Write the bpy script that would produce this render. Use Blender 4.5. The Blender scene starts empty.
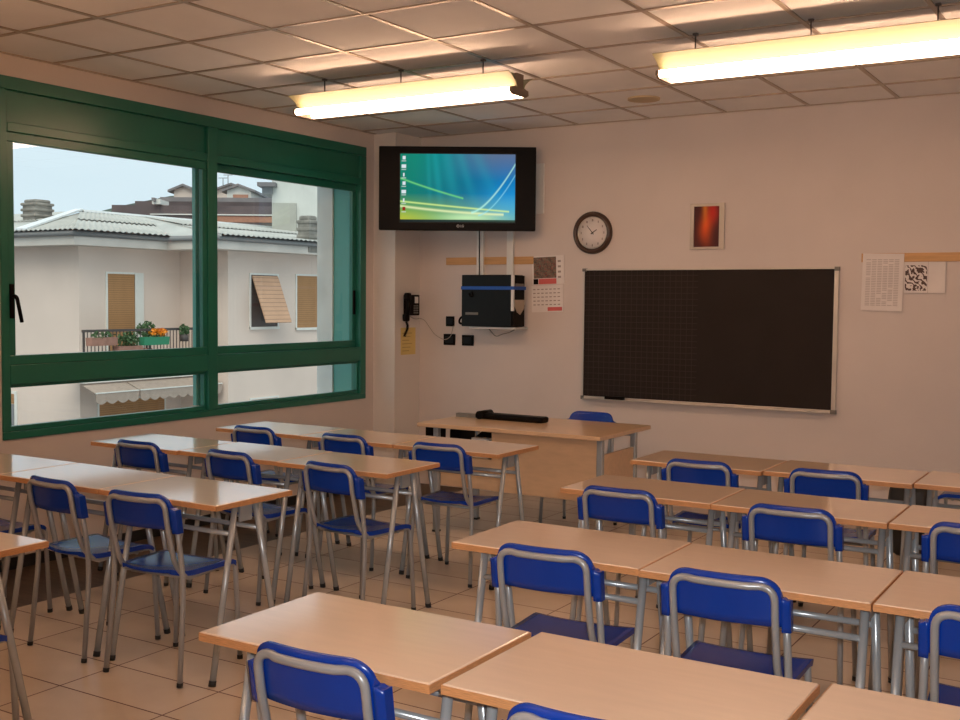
import bpy, bmesh, math, random
from mathutils import Vector, Matrix
random.seed(7)
C = bpy.context.scene.collection
PI = math.pi
# ------------------------------------------------------------------ camera
YAW, PITCH, ROLL, FPX = 0.5495, 0.0547, 0.0091, 1106.44
EYE = Vector((0, 0, 1.6055))
def basis():
    cy, sy, cp, sp = math.cos(YAW), math.sin(YAW), math.cos(PITCH), math.sin(PITCH)
    f = Vector((-sy*cp, cy*cp, -sp)); r = Vector((cy, sy, 0)); u = r.cross(f)
    cr, sr = math.cos(ROLL), math.sin(ROLL)
    return cr*r + sr*u, -sr*r + cr*u, f
RT, UP, FW = basis()
def at(px, py, d):                       # a point of the place at distance d along the view
    return EYE + d*(FW + RT*((px-480)/FPX) + UP*((360-py)/FPX))
cam = bpy.data.objects.new('camera', bpy.data.cameras.new('camera'))
C.objects.link(cam)
m = Matrix((RT, UP, -FW)).transposed().to_4x4(); m.translation = EYE
cam.matrix_world = m
cam.data.sensor_width = 36; cam.data.lens = FPX*36/960; cam.data.clip_end = 500
bpy.context.scene.camera = cam

# ------------------------------------------------------------------ materials
def newmat(name):
    mt = bpy.data.materials.new(name); mt.use_nodes = True
    nt = mt.node_tree; b = nt.nodes['Principled BSDF']
    return mt, nt, b
def mat(name, col, rough=.5, metal=0, noise=0, nscale=8, bump=0, bscale=60, spec=None, coat=0, stretch=None, trans=0):
    mt, nt, b = newmat(name)
    b.inputs['Base Color'].default_value = (*col, 1)
    b.inputs['Roughness'].default_value = rough
    b.inputs['Metallic'].default_value = metal
    if spec is not None: b.inputs['Specular IOR Level'].default_value = spec
    if coat: b.inputs['Coat Weight'].default_value = coat; b.inputs['Coat Roughness'].default_value = .1
    tc = nt.nodes.new('ShaderNodeTexCoord')
    src = tc.outputs['Object']
    if stretch:
        mp = nt.nodes.new('ShaderNodeMapping'); mp.inputs['Scale'].default_value = stretch
        nt.links.new(src, mp.inputs['Vector']); src = mp.outputs['Vector']
    nz = nt.nodes.new('ShaderNodeTexNoise'); nz.inputs['Scale'].default_value = nscale
    nz.inputs['Detail'].default_value = 4
    nt.links.new(src, nz.inputs['Vector'])
    rp = nt.nodes.new('ShaderNodeValToRGB')
    n = noise if noise else .03
    rp.color_ramp.elements[0].position = .3; rp.color_ramp.elements[1].position = .7
    rp.color_ramp.elements[0].color = (*[c*(1-n) for c in col], 1)
    rp.color_ramp.elements[1].color = (*[min(1, c*(1+n)) for c in col], 1)
    nt.links.new(nz.outputs['Fac'], rp.inputs['Fac']); nt.links.new(rp.outputs['Color'], b.inputs['Base Color'])
    if bump:
        n2 = nt.nodes.new('ShaderNodeTexNoise'); n2.inputs['Scale'].default_value = bscale
        nt.links.new(tc.outputs['Object'], n2.inputs['Vector'])
        bp = nt.nodes.new('ShaderNodeBump'); bp.inputs['Strength'].default_value = bump; bp.inputs['Distance'].default_value = .003
        nt.links.new(n2.outputs['Fac'], bp.inputs['Height']); nt.links.new(bp.outputs['Normal'], b.inputs['Normal'])
    return mt
def mth(nt, op, a, b=None):
    n = nt.nodes.new('ShaderNodeMath'); n.operation = op
    for i, v in enumerate((a, b)):
        if v is None: continue
        if isinstance(v, (int, float)): n.inputs[i].default_value = v
        else: nt.links.new(v, n.inputs[i])
    return n.outputs[0]
def line_mask(nt, comp, off, step, w):   # 1 on lines every `step` metres
    t = mth(nt, 'SUBTRACT', comp, off); t = mth(nt, 'DIVIDE', t, step)
    t = mth(nt, 'FRACT', mth(nt, 'ADD', t, 1000.5)); t = mth(nt, 'SUBTRACT', t, .5)
    return mth(nt, 'LESS_THAN', mth(nt, 'ABSOLUTE', t), w/step/2)
def emit(name, col, s):
    mt, nt, b = newmat(name)
    b.inputs['Base Color'].default_value = (.8, .8, .8, 1)
    b.inputs['Emission Color'].default_value = (*col, 1); b.inputs['Emission Strength'].default_value = s
    return mt
def attr_mat(name, rough=.5, emission=0, coat=0):
    mt, nt, b = newmat(name); b.inputs['Roughness'].default_value = rough
    a = nt.nodes.new('ShaderNodeAttribute'); a.attribute_name = 'picture'
    if emission:
        b.inputs['Base Color'].default_value = (.003, .003, .003, 1); b.inputs['Specular IOR Level'].default_value = .05
        nt.links.new(a.outputs['Color'], b.inputs['Emission Color']); b.inputs['Emission Strength'].default_value = emission
    else: nt.links.new(a.outputs['Color'], b.inputs['Base Color'])
    if coat: b.inputs['Coat Weight'].default_value = coat
    return mt

M = {}
M['wall'] = mat('painted_plaster', (.66, .58, .53), .75, noise=.035, nscale=1.7, bump=.25, bscale=45)
M['pillar'] = mat('pillar_plaster', (.72, .66, .60), .7, noise=.03, nscale=1.5, bump=.2)
M['green'] = mat('green_aluminium', (.013, .15, .10), .3, noise=.06, nscale=3)
M['blue'] = mat('blue_plastic', (.003, .042, .33), .24, noise=.04, nscale=9, spec=.4)
M['tube'] = mat('grey_painted_steel', (.36, .37, .37), .32, metal=.25, noise=.05, nscale=12)
M['tubed'] = mat('desk_steel', (.44, .47, .48), .25, metal=.35, noise=.05, nscale=12)
M['cap'] = mat('black_rubber', (.015, .014, .013), .6)
M['black'] = mat('black_plastic', (.006, .004, .003), .45, spec=.08)
M['blackm'] = mat('black_metal', (.007, .008, .008), .45, noise=.1, spec=.2)
M['top'] = mat('beech_laminate', (.76, .58, .43), .3, coat=1, noise=.03, nscale=3, stretch=(2, 14, 14), bump=.03, bscale=200)
M['edge'] = mat('beech_edge', (.56, .27, .11), .45, noise=.22, nscale=10, stretch=(4, 4, 60))
M['twood'] = mat('teacher_desk_wood', (.68, .46, .28), .3, coat=.4, noise=.06, nscale=4, stretch=(2, 8, 8))
M['strip'] = mat('wooden_strip', (.58, .32, .12), .5, noise=.12, nscale=5, stretch=(1, 8, 14))
M['white'] = mat('white_plastic', (.75, .74, .70), .4)
M['paper'] = mat('paper', (.76, .70, .66), .8)
M['alu'] = mat('aluminium', (.62, .58, .52), .35, metal=.6)
M['reflector'] = mat('aluminium_reflector', (.25, .24, .13), .5)
M['yellow'] = mat('yellow_paper', (.72, .55, .20), .8)
M['yellow2'] = mat('yellow_ink', (.45, .32, .10), .8)
M['ink'] = mat('faded_ink', (.35, .29, .26), .8)
M['red'] = mat('red_print', (.62, .12, .11), .6)
M['strapblue'] = mat('blue_strap', (.01, .09, .42), .6)
M['grey'] = mat('grey_plastic', (.17, .16, .14), .4)
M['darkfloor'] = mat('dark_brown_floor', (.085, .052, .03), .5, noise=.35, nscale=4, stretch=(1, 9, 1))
M['darkpurple'] = mat('shadowed_underlayer', (.08, .06, .05), .6)
# outside
M['housewall'] = mat('house_render', (.74, .59, .50), .85, noise=.08, nscale=.5, bump=.3, bscale=8)
M['fascia'] = mat('fascia_concrete', (.62, .56, .50), .8, noise=.12, nscale=1.2)
M['gutter'] = mat('grey_gutter', (.22, .22, .22), .5)
M['roof'] = mat('corrugated_cement', (.52, .51, .47), .8, noise=.1, nscale=1.1)
M['flash'] = mat('white_flashing', (.85, .86, .86), .5)
M['shutter'] = None
M['surround'] = mat('white_surround', (.75, .72, .66), .7)
M['iron'] = mat('dark_iron', (.07, .055, .05), .6)
M['awning'] = mat('beige_awning', (.40, .31, .25), .9, noise=.08)
M['terracotta'] = mat('terracotta', (.35, .17, .12), .8, noise=.15)
M['pgreen'] = mat('green_planter', (.02, .22, .10), .4)
M['leaf'] = mat('leaf', (.06, .12, .04), .6, noise=.4, nscale=20)
M['flower'] = mat('orange_flower', (.85, .26, .01), .6, noise=.2, nscale=20)
M['stone'] = mat('chimney_stone', (.24, .22, .19), .9, noise=.3, nscale=5)
M['tower'] = mat('stained_render', (.58, .58, .54), .9, noise=.16, nscale=.9)
M['daylit_green'] = mat('daylit_green_metal', (.10, .36, .31), .4)  # frame green again, lightened in its colour to stand in for daylight
M['patch'] = mat('bare_cement', (.42, .41, .36), .9, noise=.12, nscale=1.5)
M['darkwood'] = mat('dark_terrace', (.12, .09, .09), .9, noise=.35, nscale=.5)
M['brick'] = mat('far_brick', (.42, .20, .13), .9, noise=.1)
M['farroof'] = mat('far_roof', (.22, .20, .20), .9, noise=.2, nscale=.6)
M['hill'] = mat('hill_scrub', (.10, .14, .12), .95, noise=.4, nscale=.3)
M['asphalt'] = mat('asphalt', (.14, .14, .14), .9, noise=.1, nscale=2)
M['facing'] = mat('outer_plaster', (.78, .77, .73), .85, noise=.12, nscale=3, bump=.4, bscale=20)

def slat_mat(name, col, step, axis='Z'):
    mt, nt, b = newmat(name)
    tc = nt.nodes.new('ShaderNodeTexCoord'); sx = nt.nodes.new('ShaderNodeSeparateXYZ')
    nt.links.new(tc.outputs['Object'], sx.inputs[0])
    k = line_mask(nt, sx.outputs[axis], 0, step, step*.16)
    nz = nt.nodes.new('ShaderNodeTexNoise'); nz.inputs['Scale'].default_value = 2.5
    mx = nt.nodes.new('ShaderNodeMix'); mx.data_type = 'RGBA'
    mx.inputs['A'].default_value = (*col, 1); mx.inputs['B'].default_value = (*[c*.55 for c in col], 1)
    nt.links.new(k, mx.inputs['Factor'])
    m2 = nt.nodes.new('ShaderNodeMix'); m2.data_type = 'RGBA'; m2.blend_type = 'MULTIPLY'; m2.inputs['Factor'].default_value = .35
    nt.links.new(mx.outputs['Result'], m2.inputs['A'])
    rgbw = nt.nodes.new('ShaderNodeRGBToBW'); nt.links.new(nz.outputs['Color'], rgbw.inputs[0]); nt.links.new(rgbw.outputs[0], m2.inputs['B'])
    nt.links.new(m2.outputs['Result'], b.inputs['Base Color']); b.inputs['Roughness'].default_value = .7
    return mt
M['shutter'] = slat_mat('brown_shutter', (.50, .25, .10), .055)
M['blind'] = slat_mat('tilted_blind', (.72, .42, .26), .11)

def floor_mat():
    mt, nt, b = newmat('beige_floor_tiles')
    tc = nt.nodes.new('ShaderNodeTexCoord'); sx = nt.nodes.new('ShaderNodeSeparateXYZ')
    nt.links.new(tc.outputs['Object'], sx.inputs[0])
    a = line_mask(nt, sx.outputs['X'], -4.407, .6, .007)
    c = line_mask(nt, sx.outputs['Y'], 2.923, .3, .007)
    k = mth(nt, 'MAXIMUM', a, c)
    # per tile tint
    ix = mth(nt, 'FLOOR', mth(nt, 'DIVIDE', mth(nt, 'SUBTRACT', sx.outputs['X'], -4.407), .6))
    iy = mth(nt, 'FLOOR', mth(nt, 'DIVIDE', mth(nt, 'SUBTRACT', sx.outputs['Y'], 2.923), .3))
    cb = nt.nodes.new('ShaderNodeCombineXYZ'); nt.links.new(ix, cb.inputs[0]); nt.links.new(iy, cb.inputs[1])
    wn = nt.nodes.new('ShaderNodeTexWhiteNoise'); nt.links.new(cb.outputs[0], wn.inputs['Vector'])
    nz = nt.nodes.new('ShaderNodeTexNoise'); nz.inputs['Scale'].default_value = 5; nz.inputs['Detail'].default_value = 6
    nt.links.new(tc.outputs['Object'], nz.inputs['Vector'])
    f = mth(nt, 'ADD', mth(nt, 'MULTIPLY', wn.outputs['Value'], .4), mth(nt, 'MULTIPLY', nz.outputs['Fac'], .6))
    rp = nt.nodes.new('ShaderNodeValToRGB')
    rp.color_ramp.elements[0].position = .2; rp.color_ramp.elements[1].position = .8
    rp.color_ramp.elements[0].color = (.57, .46, .35, 1); rp.color_ramp.elements[1].color = (.68, .56, .44, 1)
    nt.links.new(f, rp.inputs['Fac'])
    mx = nt.nodes.new('ShaderNodeMix'); mx.data_type = 'RGBA'
    nt.links.new(k, mx.inputs['Factor']); nt.links.new(rp.outputs['Color'], mx.inputs['A'])
    mx.inputs['B'].default_value = (.12, .055, .04, 1)
    nt.links.new(mx.outputs['Result'], b.inputs['Base Color'])
    r = mth(nt, 'ADD', .26, mth(nt, 'MULTIPLY', k, .5)); nt.links.new(r, b.inputs['Roughness'])
    bp = nt.nodes.new('ShaderNodeBump'); bp.inputs['Strength'].default_value = .4; bp.inputs['Distance'].default_value = .002
    nt.links.new(mth(nt, 'SUBTRACT', 1, k), bp.inputs['Height']); nt.links.new(bp.outputs['Normal'], b.inputs['Normal'])
    return mt
M['floor'] = floor_mat()
M['ctile'] = mat('ceiling_tile', (.90, .89, .88), .8, noise=.03, nscale=3, bump=.3, bscale=220)
M['cgrid'] = mat('ceiling_grid_metal', (.42, .34, .27), .28, metal=.4)

def board_mat():
    mt, nt, b = newmat('blackboard_surface')
    tc = nt.nodes.new('ShaderNodeTexCoord'); sx = nt.nodes.new('ShaderNodeSeparateXYZ')
    nt.links.new(tc.outputs['Object'], sx.inputs[0])
    k = mth(nt, 'MAXIMUM', line_mask(nt, sx.outputs['X'], 0, .045, .004), line_mask(nt, sx.outputs['Z'], 0, .045, .004))
    k = mth(nt, 'MULTIPLY', k, mth(nt, 'LESS_THAN', sx.outputs['X'], -2.93))
    k = mth(nt, 'MULTIPLY', k, .33)
    nz = nt.nodes.new('ShaderNodeTexNoise'); nz.inputs['Scale'].default_value = 3; nz.inputs['Detail'].default_value = 5
    nt.links.new(tc.outputs['Object'], nz.inputs['Vector'])
    rp = nt.nodes.new('ShaderNodeValToRGB'); rp.color_ramp.elements[0].color = (.020, .014, .011, 1); rp.color_ramp.elements[1].color = (.030, .022, .018, 1)
    nt.links.new(nz.outputs['Fac'], rp.inputs['Fac'])
    mx = nt.nodes.new('ShaderNodeMix'); mx.data_type = 'RGBA'
    nt.links.new(k, mx.inputs['Factor']); nt.links.new(rp.outputs['Color'], mx.inputs['A']); mx.inputs['B'].default_value = (.10, .07, .06, 1)
    nt.links.new(mx.outputs['Result'], b.inputs['Base Color']); b.inputs['Roughness'].default_value = .6; b.inputs['Specular IOR Level'].default_value = .15
    return mt
M['board'] = board_mat()
def glass_mat():
    mt, nt, b = newmat('window_glass'); nt.nodes.remove(b)
    out = [n for n in nt.nodes if n.type == 'OUTPUT_MATERIAL'][0]
    t = nt.nodes.new('ShaderNodeBsdfTransparent'); t.inputs['Color'].default_value = (.93, .97, .96, 1)
    g = nt.nodes.new('ShaderNodeBsdfGlossy'); g.inputs['Roughness'].default_value = .0
    fr = nt.nodes.new('ShaderNodeFresnel'); fr.inputs['IOR'].default_value = 1.5
    mx = nt.nodes.new('ShaderNodeMixShader')
    ge = nt.nodes.new('ShaderNodeNewGeometry')
    nt.links.new(mth(nt, 'MULTIPLY', fr.outputs[0], mth(nt, 'SUBTRACT', 1, ge.outputs['Backfacing'])), mx.inputs[0]); nt.links.new(t.outputs[0], mx.inputs[1]); nt.links.new(g.outputs[0], mx.inputs[2])
    nt.links.new(mx.outputs[0], out.inputs['Surface'])
    return mt
M['glass'] = glass_mat()
M['tubelight'] = emit('fluorescent_tube', (1, .61, .39), 23)

# ------------------------------------------------------------------ mesh helpers
def box(bm, x0, x1, y0, y1, z0, z1, bev=0):
    r = bmesh.ops.create_cube(bm, size=1)
    vs = r['verts']
    for v in vs:
        v.co = Vector(((x0+x1)/2 + v.co.x*(x1-x0), (y0+y1)/2 + v.co.y*(y1-y0), (z0+z1)/2 + v.co.z*(z1-z0)))
    if bev:
        es = list({e for v in vs for e in v.link_edges})
        bmesh.ops.bevel(bm, geom=es, offset=bev, segments=2, profile=.5, affect='EDGES')
    return vs
def sweep(bm, pts, r, seg=10, cap=True):
    pts = [Vector(p) for p in pts]; n = len(pts); rings = []
    t0 = (pts[1]-pts[0]).normalized()
    nrm = t0.orthogonal().normalized()
    for i, p in enumerate(pts):
        t = ((pts[min(i+1, n-1)]-pts[max(i-1, 0)])).normalized()
        nrm = (nrm - t*nrm.dot(t)).normalized(); bn = t.cross(nrm)
        rings.append([bm.verts.new(p + r*(math.cos(a)*nrm + math.sin(a)*bn)) for a in (2*PI*k/seg for k in range(seg))])
    for a, b in zip(rings, rings[1:]):
        for k in range(seg):
            f = bm.faces.new((a[k], a[(k+1) % seg], b[(k+1) % seg], b[k])); f.smooth = True
    if cap:
        bm.faces.new(rings[0][::-1]); bm.faces.new(rings[-1])
def fillet(pts, r, n=6):                 # polyline with rounded corners
    pts = [Vector(p) for p in pts]; out = [pts[0]]
    for a, b, c in zip(pts, pts[1:], pts[2:]):
        u = (a-b); v = (c-b); d = min(r, u.length*.49, v.length*.49)
        p0 = b + u.normalized()*d; p1 = b + v.normalized()*d
        for k in range(n+1):
            t = k/n; out.append((1-t)**2*p0 + 2*t*(1-t)*b + t*t*p1)
    out.append(pts[-1]); return out
def prism(bm, poly, z0, z1):             # poly of (x, y)
    a = [bm.verts.new((x, y, z0)) for x, y in poly]; b = [bm.verts.new((x, y, z1)) for x, y in poly]
    n = len(poly)
    for k in range(n): bm.faces.new((a[k], a[(k+1) % n], b[(k+1) % n], b[k]))
    bm.faces.new(a[::-1]); bm.faces.new(b)
def extr(bm, prof, axis, a0, a1):        # profile of 2D points extruded along an axis
    def P(p, t):
        return (t, p[0], p[1]) if axis == 'x' else ((p[0], t, p[1]) if axis == 'y' else (p[0], p[1], t))
    a = [bm.verts.new(P(p, a0)) for p in prof]; b = [bm.verts.new(P(p, a1)) for p in prof]; n = len(prof)
    for k in range(n): bm.faces.new((a[k], a[(k+1) % n], b[(k+1) % n], b[k]))
    bm.faces.new(a[::-1]); bm.faces.new(b)
def quad(bm, *ps): return bm.faces.new([bm.verts.new(p) for p in ps])
def cyl(bm, p0, p1, r, seg=20): sweep(bm, [p0, p1], r, seg)
def NB(): return bmesh.new()
def obj(name, bm, m, parent=None, loc=None):
    bmesh.ops.recalc_face_normals(bm, faces=bm.faces)
    me = bpy.data.meshes.new(name); bm.to_mesh(me); bm.free()
    me.materials.append(m)
    o = bpy.data.objects.new(name, me); C.objects.link(o)
    if loc: o.location = loc
    if parent: o.parent = parent
    return o
def B(name, m, parent, *boxes, bev=0):
    bm = NB()
    for b in boxes: box(bm, *b, bev=bev)
    return obj(name, bm, m, parent)
def thing(name, label, cat, loc=(0, 0, 0), rz=0, group=None):
    o = bpy.data.objects.new(name, None); C.objects.link(o); o.empty_display_size = .1
    o.location = loc; o.rotation_euler = (0, 0, rz)
    return tag(o, label, cat, group)
def tag(o, label, cat, group=None):
    o['label'] = label; o['category'] = cat
    if group: o['group'] = group
    return o
def struct(o): o['kind'] = 'structure'; return o
def dup(root, loc, rz, label, group=None):
    def cp(o, par):
        c = o.copy(); C.objects.link(c)
        if par: c.parent = par
        for ch in kids[o.name]: cp(ch, c)
        return c
    kids = {}
    def walk(o):
        kids[o.name] = list(o.children)
        for ch in o.children: walk(ch)
    walk(root)
    r = cp(root, None); r.location = loc; r.rotation_euler = (0, 0, rz); r['label'] = label
    if group: r['group'] = group
    return r

# ------------------------------------------------------------------ room
XL, XR, YB, YF, H = -5.68, 1.35, -2.6, 7.903, 2.985
WX0 = -6.11                              # outer face of the window wall
WY0, WY1, WZ0, WZ1 = 3.99, 7.42, .765, 2.86
struct(B('floor', M['floor'], None, (-4.95, XR, YB, YF, -.12, 0)))
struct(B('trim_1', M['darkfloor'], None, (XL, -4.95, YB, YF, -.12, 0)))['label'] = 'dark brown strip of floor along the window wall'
struct(B('baseboard_left', M['cap'], None, (XL, XL+.015, YB, 7.53, 0.0005, .07)))
struct(B('wall_front', M['wall'], None, (WX0, XR+.2, YF, YF+.2, -.12, H+.3)))
struct(B('wall_back', M['wall'], None, (WX0, XR+.2, YB-.2, YB, -.12, H+.3)))
struct(B('wall_right', M['wall'], None, (XR, XR+.2, YB, YF, -.12, H+.3)))
struct(B('wall_left', M['wall'], None, (WX0+.02, XL, YB, WY0, -.12, H+.3), (WX0+.02, XL, WY1, YF, -.12, H+.3),
         (WX0+.02, XL, WY0, WY1, -.12, WZ0), (WX0+.02, XL, WY0, WY1, WZ1, H+.3)))
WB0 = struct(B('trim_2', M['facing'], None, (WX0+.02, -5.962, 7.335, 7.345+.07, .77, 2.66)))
struct(B('wall_pillar', M['pillar'], None, (XL, -5.455, 7.535, YF, 0, H)))
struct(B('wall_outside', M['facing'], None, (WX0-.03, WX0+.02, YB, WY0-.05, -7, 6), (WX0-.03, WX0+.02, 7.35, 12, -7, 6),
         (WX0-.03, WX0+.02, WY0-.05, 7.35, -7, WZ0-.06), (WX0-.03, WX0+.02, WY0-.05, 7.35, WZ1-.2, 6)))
ce = struct(B('ceiling', M['ctile'], None, (WX0+.02, XR+.2, YB-.2, YF+.2, H+.004, H+.3)))
bm = NB()
x = -5.148-.6
while x < XR:
    if x > XL: box(bm, x-.012, x+.012, YB, YF, H-.002, H+.006)
    x += .6
y = 3.7586-.6*11
while y < YF:
    if y > YB: box(bm, XL, XR, y-.012, y+.012, H-.0025, H+.006)
    y += .6
g = obj('ceiling_grid', bm, M['cgrid'], ce)
B('wall_angle', M['cgrid'], ce, (XL, XR, YF-.02, YF, H-.003, H+.006), (XL, XL+.02, YB, YF, H-.0035, H+.006))
# disc in ceiling
q = at(643.8, 98.8, 1); d = q-EYE; t = (H-EYE.z)/d.z; cp = EYE + d*t
bm = NB(); cyl(bm, (cp.x, cp.y, H-.008), (cp.x, cp.y, H+.006), .11, 28)
tag(obj('ceiling_disc', bm, mat('beige_disc', (.55, .43, .27), .7)), 'round beige disc set flush in a ceiling tile between the lamps', 'disc')

# ------------------------------------------------------------------ window
w = bpy.data.objects.new('window_1', None); C.objects.link(w); w.location = (XL, WY0, WZ0); struct(w)
w['label'] = 'green aluminium sliding window over the left wall'
def WB(name, m, *boxes, parent=None, bev=.004):
    o = B(name, m, None, *boxes, bev=bev); o.parent = parent or w
    if not parent: o.matrix_parent_inverse = Matrix.Translation((-XL, -WY0, -WZ0))
    return o
FX0, FX1 = -5.765, -5.668
WB('outer_frame', M['green'], (FX0, FX1, WY0, WY1, WZ1-.075, WZ1), (FX0, FX1, WY0, WY1, WZ0, WZ0+.045),
   (FX0, FX1, WY0, WY0+.05, WZ0+.045, WZ1-.075), (FX0, FX1, WY1-.075, WY1, WZ0+.045, WZ1-.075))
WB('mullion', M['green'], (FX0, FX1+.004, 5.61, 5.70, WZ0+.045, WZ1-.075))
WB('transom', M['green'], (FX0, FX1+.001, WY0+.05, 5.61, 1.085, 1.20), (FX0, FX1+.001, 5.70, WY1-.075, 1.085, 1.20))
WB('transom', M['green'], (FX0, FX1+.001, WY0+.05, 5.61, 2.545, 2.60), (FX0, FX1+.001, 5.70, WY1-.075, 2.545, 2.60))
WB('shutter_box_panel', M['green'], (FX0+.01, FX1-.022, WY0+.05, 5.61, 2.60, WZ1-.075))
WB('shutter_box_panel', M['green'], (FX0+.01, FX1-.022, 5.70, WY1-.075, 2.60, WZ1-.075))
def sash(y0, y1, x, hy, yf0, yf1):
    z0, z1, f = 1.20, 2.545, .055
    s = WB('sash', M['green'], (x, x+.035, y0, y1, z0, z0+f), (x, x+.035, y0, y1, z1-f, z1), (x, x+.035, y0, y0+yf0, z0+f, z1-f), (x, x+.035, y1-yf1, y1, z0+f, z1-f))
    WB('glass_pane', M['glass'], (x+.014, x+.02, y0+yf0, y1-yf1, z0+f, z1-f), parent=s, bev=0)
    if hy:
        bm = NB(); box(bm, x+.035, x+.047, hy-.014, hy+.014, 1.47, 1.67, bev=.004)
        if hy < 5:
            sweep(bm, fillet([(x+.045, hy, 1.60), (x+.085, hy, 1.60), (x+.09, hy+.01, 1.54), (x+.075, hy+.04, 1.45)], .02), .011, 8)
        o = obj('sash_handle', bm, M['black'], s)
sash(WY0+.05, 5.61, -5.712, 4.058, .045, .04)
sash(5.64, WY1-.075, -5.755, 7.315, .06, .045)
for y0, y1 in ((WY0+.05, 5.61), (5.70, WY1-.075)):
    s = WB('lower_pane_frame', M['green'], (-5.73, -5.69, y0, y1, .81, .84), (-5.73, -5.69, y0, y1, 1.065, 1.085), (-5.73, -5.69, y0, y0+.02, .84, 1.065), (-5.73, -5.69, y1-.02, y1, .84, 1.065))
    WB('glass_pane', M['glass'], (-5.713, -5.707, y0+.02, y1-.02, .84, 1.065), parent=s, bev=0)
# outer reveal: green lined jambs, sill and shutter guides
WB('outer_stile', M['daylit_green'], (-5.79, -5.757, 5.58, 5.615, 1.2, 2.545), (-5.79, -5.757, 5.58, 5.615, .84, 1.065), bev=.002)  # strip for the sash's outer side, daylight painted into its green
WB('reveal_lining', M['daylit_green'], (-5.96, FX0, 7.35, 7.372, WZ0, 2.66), (-5.96, FX0, WY0-.02, WY0+.004, WZ0, 2.66), bev=.002)
WB('outer_sill', M['surround'], (-6.18, FX0, WY0-.03, 7.35, WZ0-.05, WZ0-.005), bev=.004)

# ------------------------------------------------------------------ ceiling lamps
def make_lamp(label, loc):
    t = thing('ceiling_lamp', label, 'lamp', loc, group='linear fluorescent ceiling lamps')
    L = .80                              # local: z = 0 at the ceiling
    bm = NB(); extr(bm, [(-.03, -.205), (.03, -.205), (.042, -.195), (.03, -.12), (.05, -.105), (-.05, -.105), (-.03, -.12), (-.042, -.195)], 'x', -L+.03, L-.03)
    obj('spine', bm, M['reflector'], t)
    for s in (-1, 1):
        pr = []
        for k in range(9):
            u = k/8; pr.append((s*(.04+.10*u**1.5), -.190+.076*u**.8))
        pr2 = [(p[0]-s*.003, p[1]+.003) for p in pr[::-1]]
        bm = NB(); extr(bm, pr+pr2, 'x', -L, L)
        for f in bm.faces: f.smooth = False
        obj('reflector_wing', bm, M['reflector'], t)
        bm = NB(); cyl(bm, (-L+.02, s*.078, -.207), (L-.02, s*.078, -.207), .0195, 16)
        obj('fluorescent_tube', bm, M['tubelight'], t)
    for s in (-1, 1):
        bm = NB(); extr(bm, [(-.04, -.107), (.04, -.107), (.035, -.18), (.095, -.19), (.1, -.215), (.07, -.229), (-.07, -.229), (-.1, -.215), (-.095, -.19), (-.035, -.18)], 'x', s*(L-.019), s*(L-.004))
        obj('end_cap', bm, M['endcap'], t)
    for hx in (-.62, -.03, .55):
        bm = NB(); sweep(bm, [(hx, 0, .0), (hx, 0, -.107)], .004, 6); box(bm, hx-.012, hx+.012, -.012, .012, -.012, -.002)
        obj('hanger', bm, M['iron'], t)
    return t
M['endcap'] = mat('bronze_end_cap', (.20, .14, .09), .5)
lamps = [(-3.915, 5.5, 'lit strip lamp over the desks by the window, left of the two seen'),
         (-1.465, 5.5, 'lit strip lamp hanging at the upper right, right of the two seen'),
         (-3.9, 2.5, 'lit strip lamp behind the viewer by the window side'), (-1.47, 2.5, 'lit strip lamp above the near desks right of the aisle'),
         (-3.9, -.5, 'lit strip lamp at the back of the room by the window'), (-1.47, -.5, 'lit strip lamp at the back of the room by the door side')]
L0 = make_lamp(lamps[0][2], (lamps[0][0], lamps[0][1], H))
for x, y, lb in lamps[1:]: dup(L0, (x, y, H), 0, lb)

# ------------------------------------------------------------------ desk
def make_desk(label, loc):
    t = thing('school_desk', label, 'desk', loc, group='school desks in rows')
    W, D, Z = .702, .46, .76              # origin: centre of the near edge on the floor
    bm = NB(); box(bm, -W/2, W/2, 0, D, Z-.024, Z, bev=.004); tp = obj('tabletop', bm, M['top'], t)
    bm = NB(); e = .0015
    box(bm, -W/2-e, W/2+e, -e, .003, Z-.0235, Z-.003); box(bm, -W/2-e, W/2+e, D-.003, D+e, Z-.0235, Z-.003)
    box(bm, -W/2-e, -W/2+.003, .003, D-.003, Z-.0235, Z-.003); box(bm, W/2-.003, W/2+e, .003, D-.003, Z-.0235, Z-.003)
    obj('edge_band', bm, M['edge'], tp)
    for s in (-1, 1):
        x = s*(W/2-.045)
        for (yt, yf) in ((.155, .02), (.275, .43)):
            a = Vector((x, yt, Z-.027)); b = Vector((x, yf, .012)); bm = NB(); sweep(bm, [a, b], .0135, 12); lg = obj('leg', bm, M['tubed'], t)
            bm = NB(); u = (b-a).normalized(); sweep(bm, [b-u*.012, b+u*.0115], .0155, 12); obj('foot_cap', bm, M['cap'], lg)
        bm = NB(); box(bm, x-.02, x+.02, .1, .33, Z-.0275, Z-.0242); box(bm, x-.006, x+.006, .18, .25, Z-.10, Z-.0275)
        obj('mounting_plate', bm, M['tubed'], t)
    zz = .615
    for (yt, yf) in ((.155, .02), (.275, .43)):
        k = (Z-.027-zz)/(Z-.027-.012); y = yt+(yf-yt)*k
        bm = NB(); sweep(bm, [(-W/2+.05, y, zz), (W/2-.05, y, zz)], .0105, 10); obj('crossbar', bm, M['tubed'], t)
    return t
ROW = {1: 'front row', 2: 'second row from blackboard', 3: 'third row from blackboard', 4: 'fourth row from blackboard'}
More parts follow.
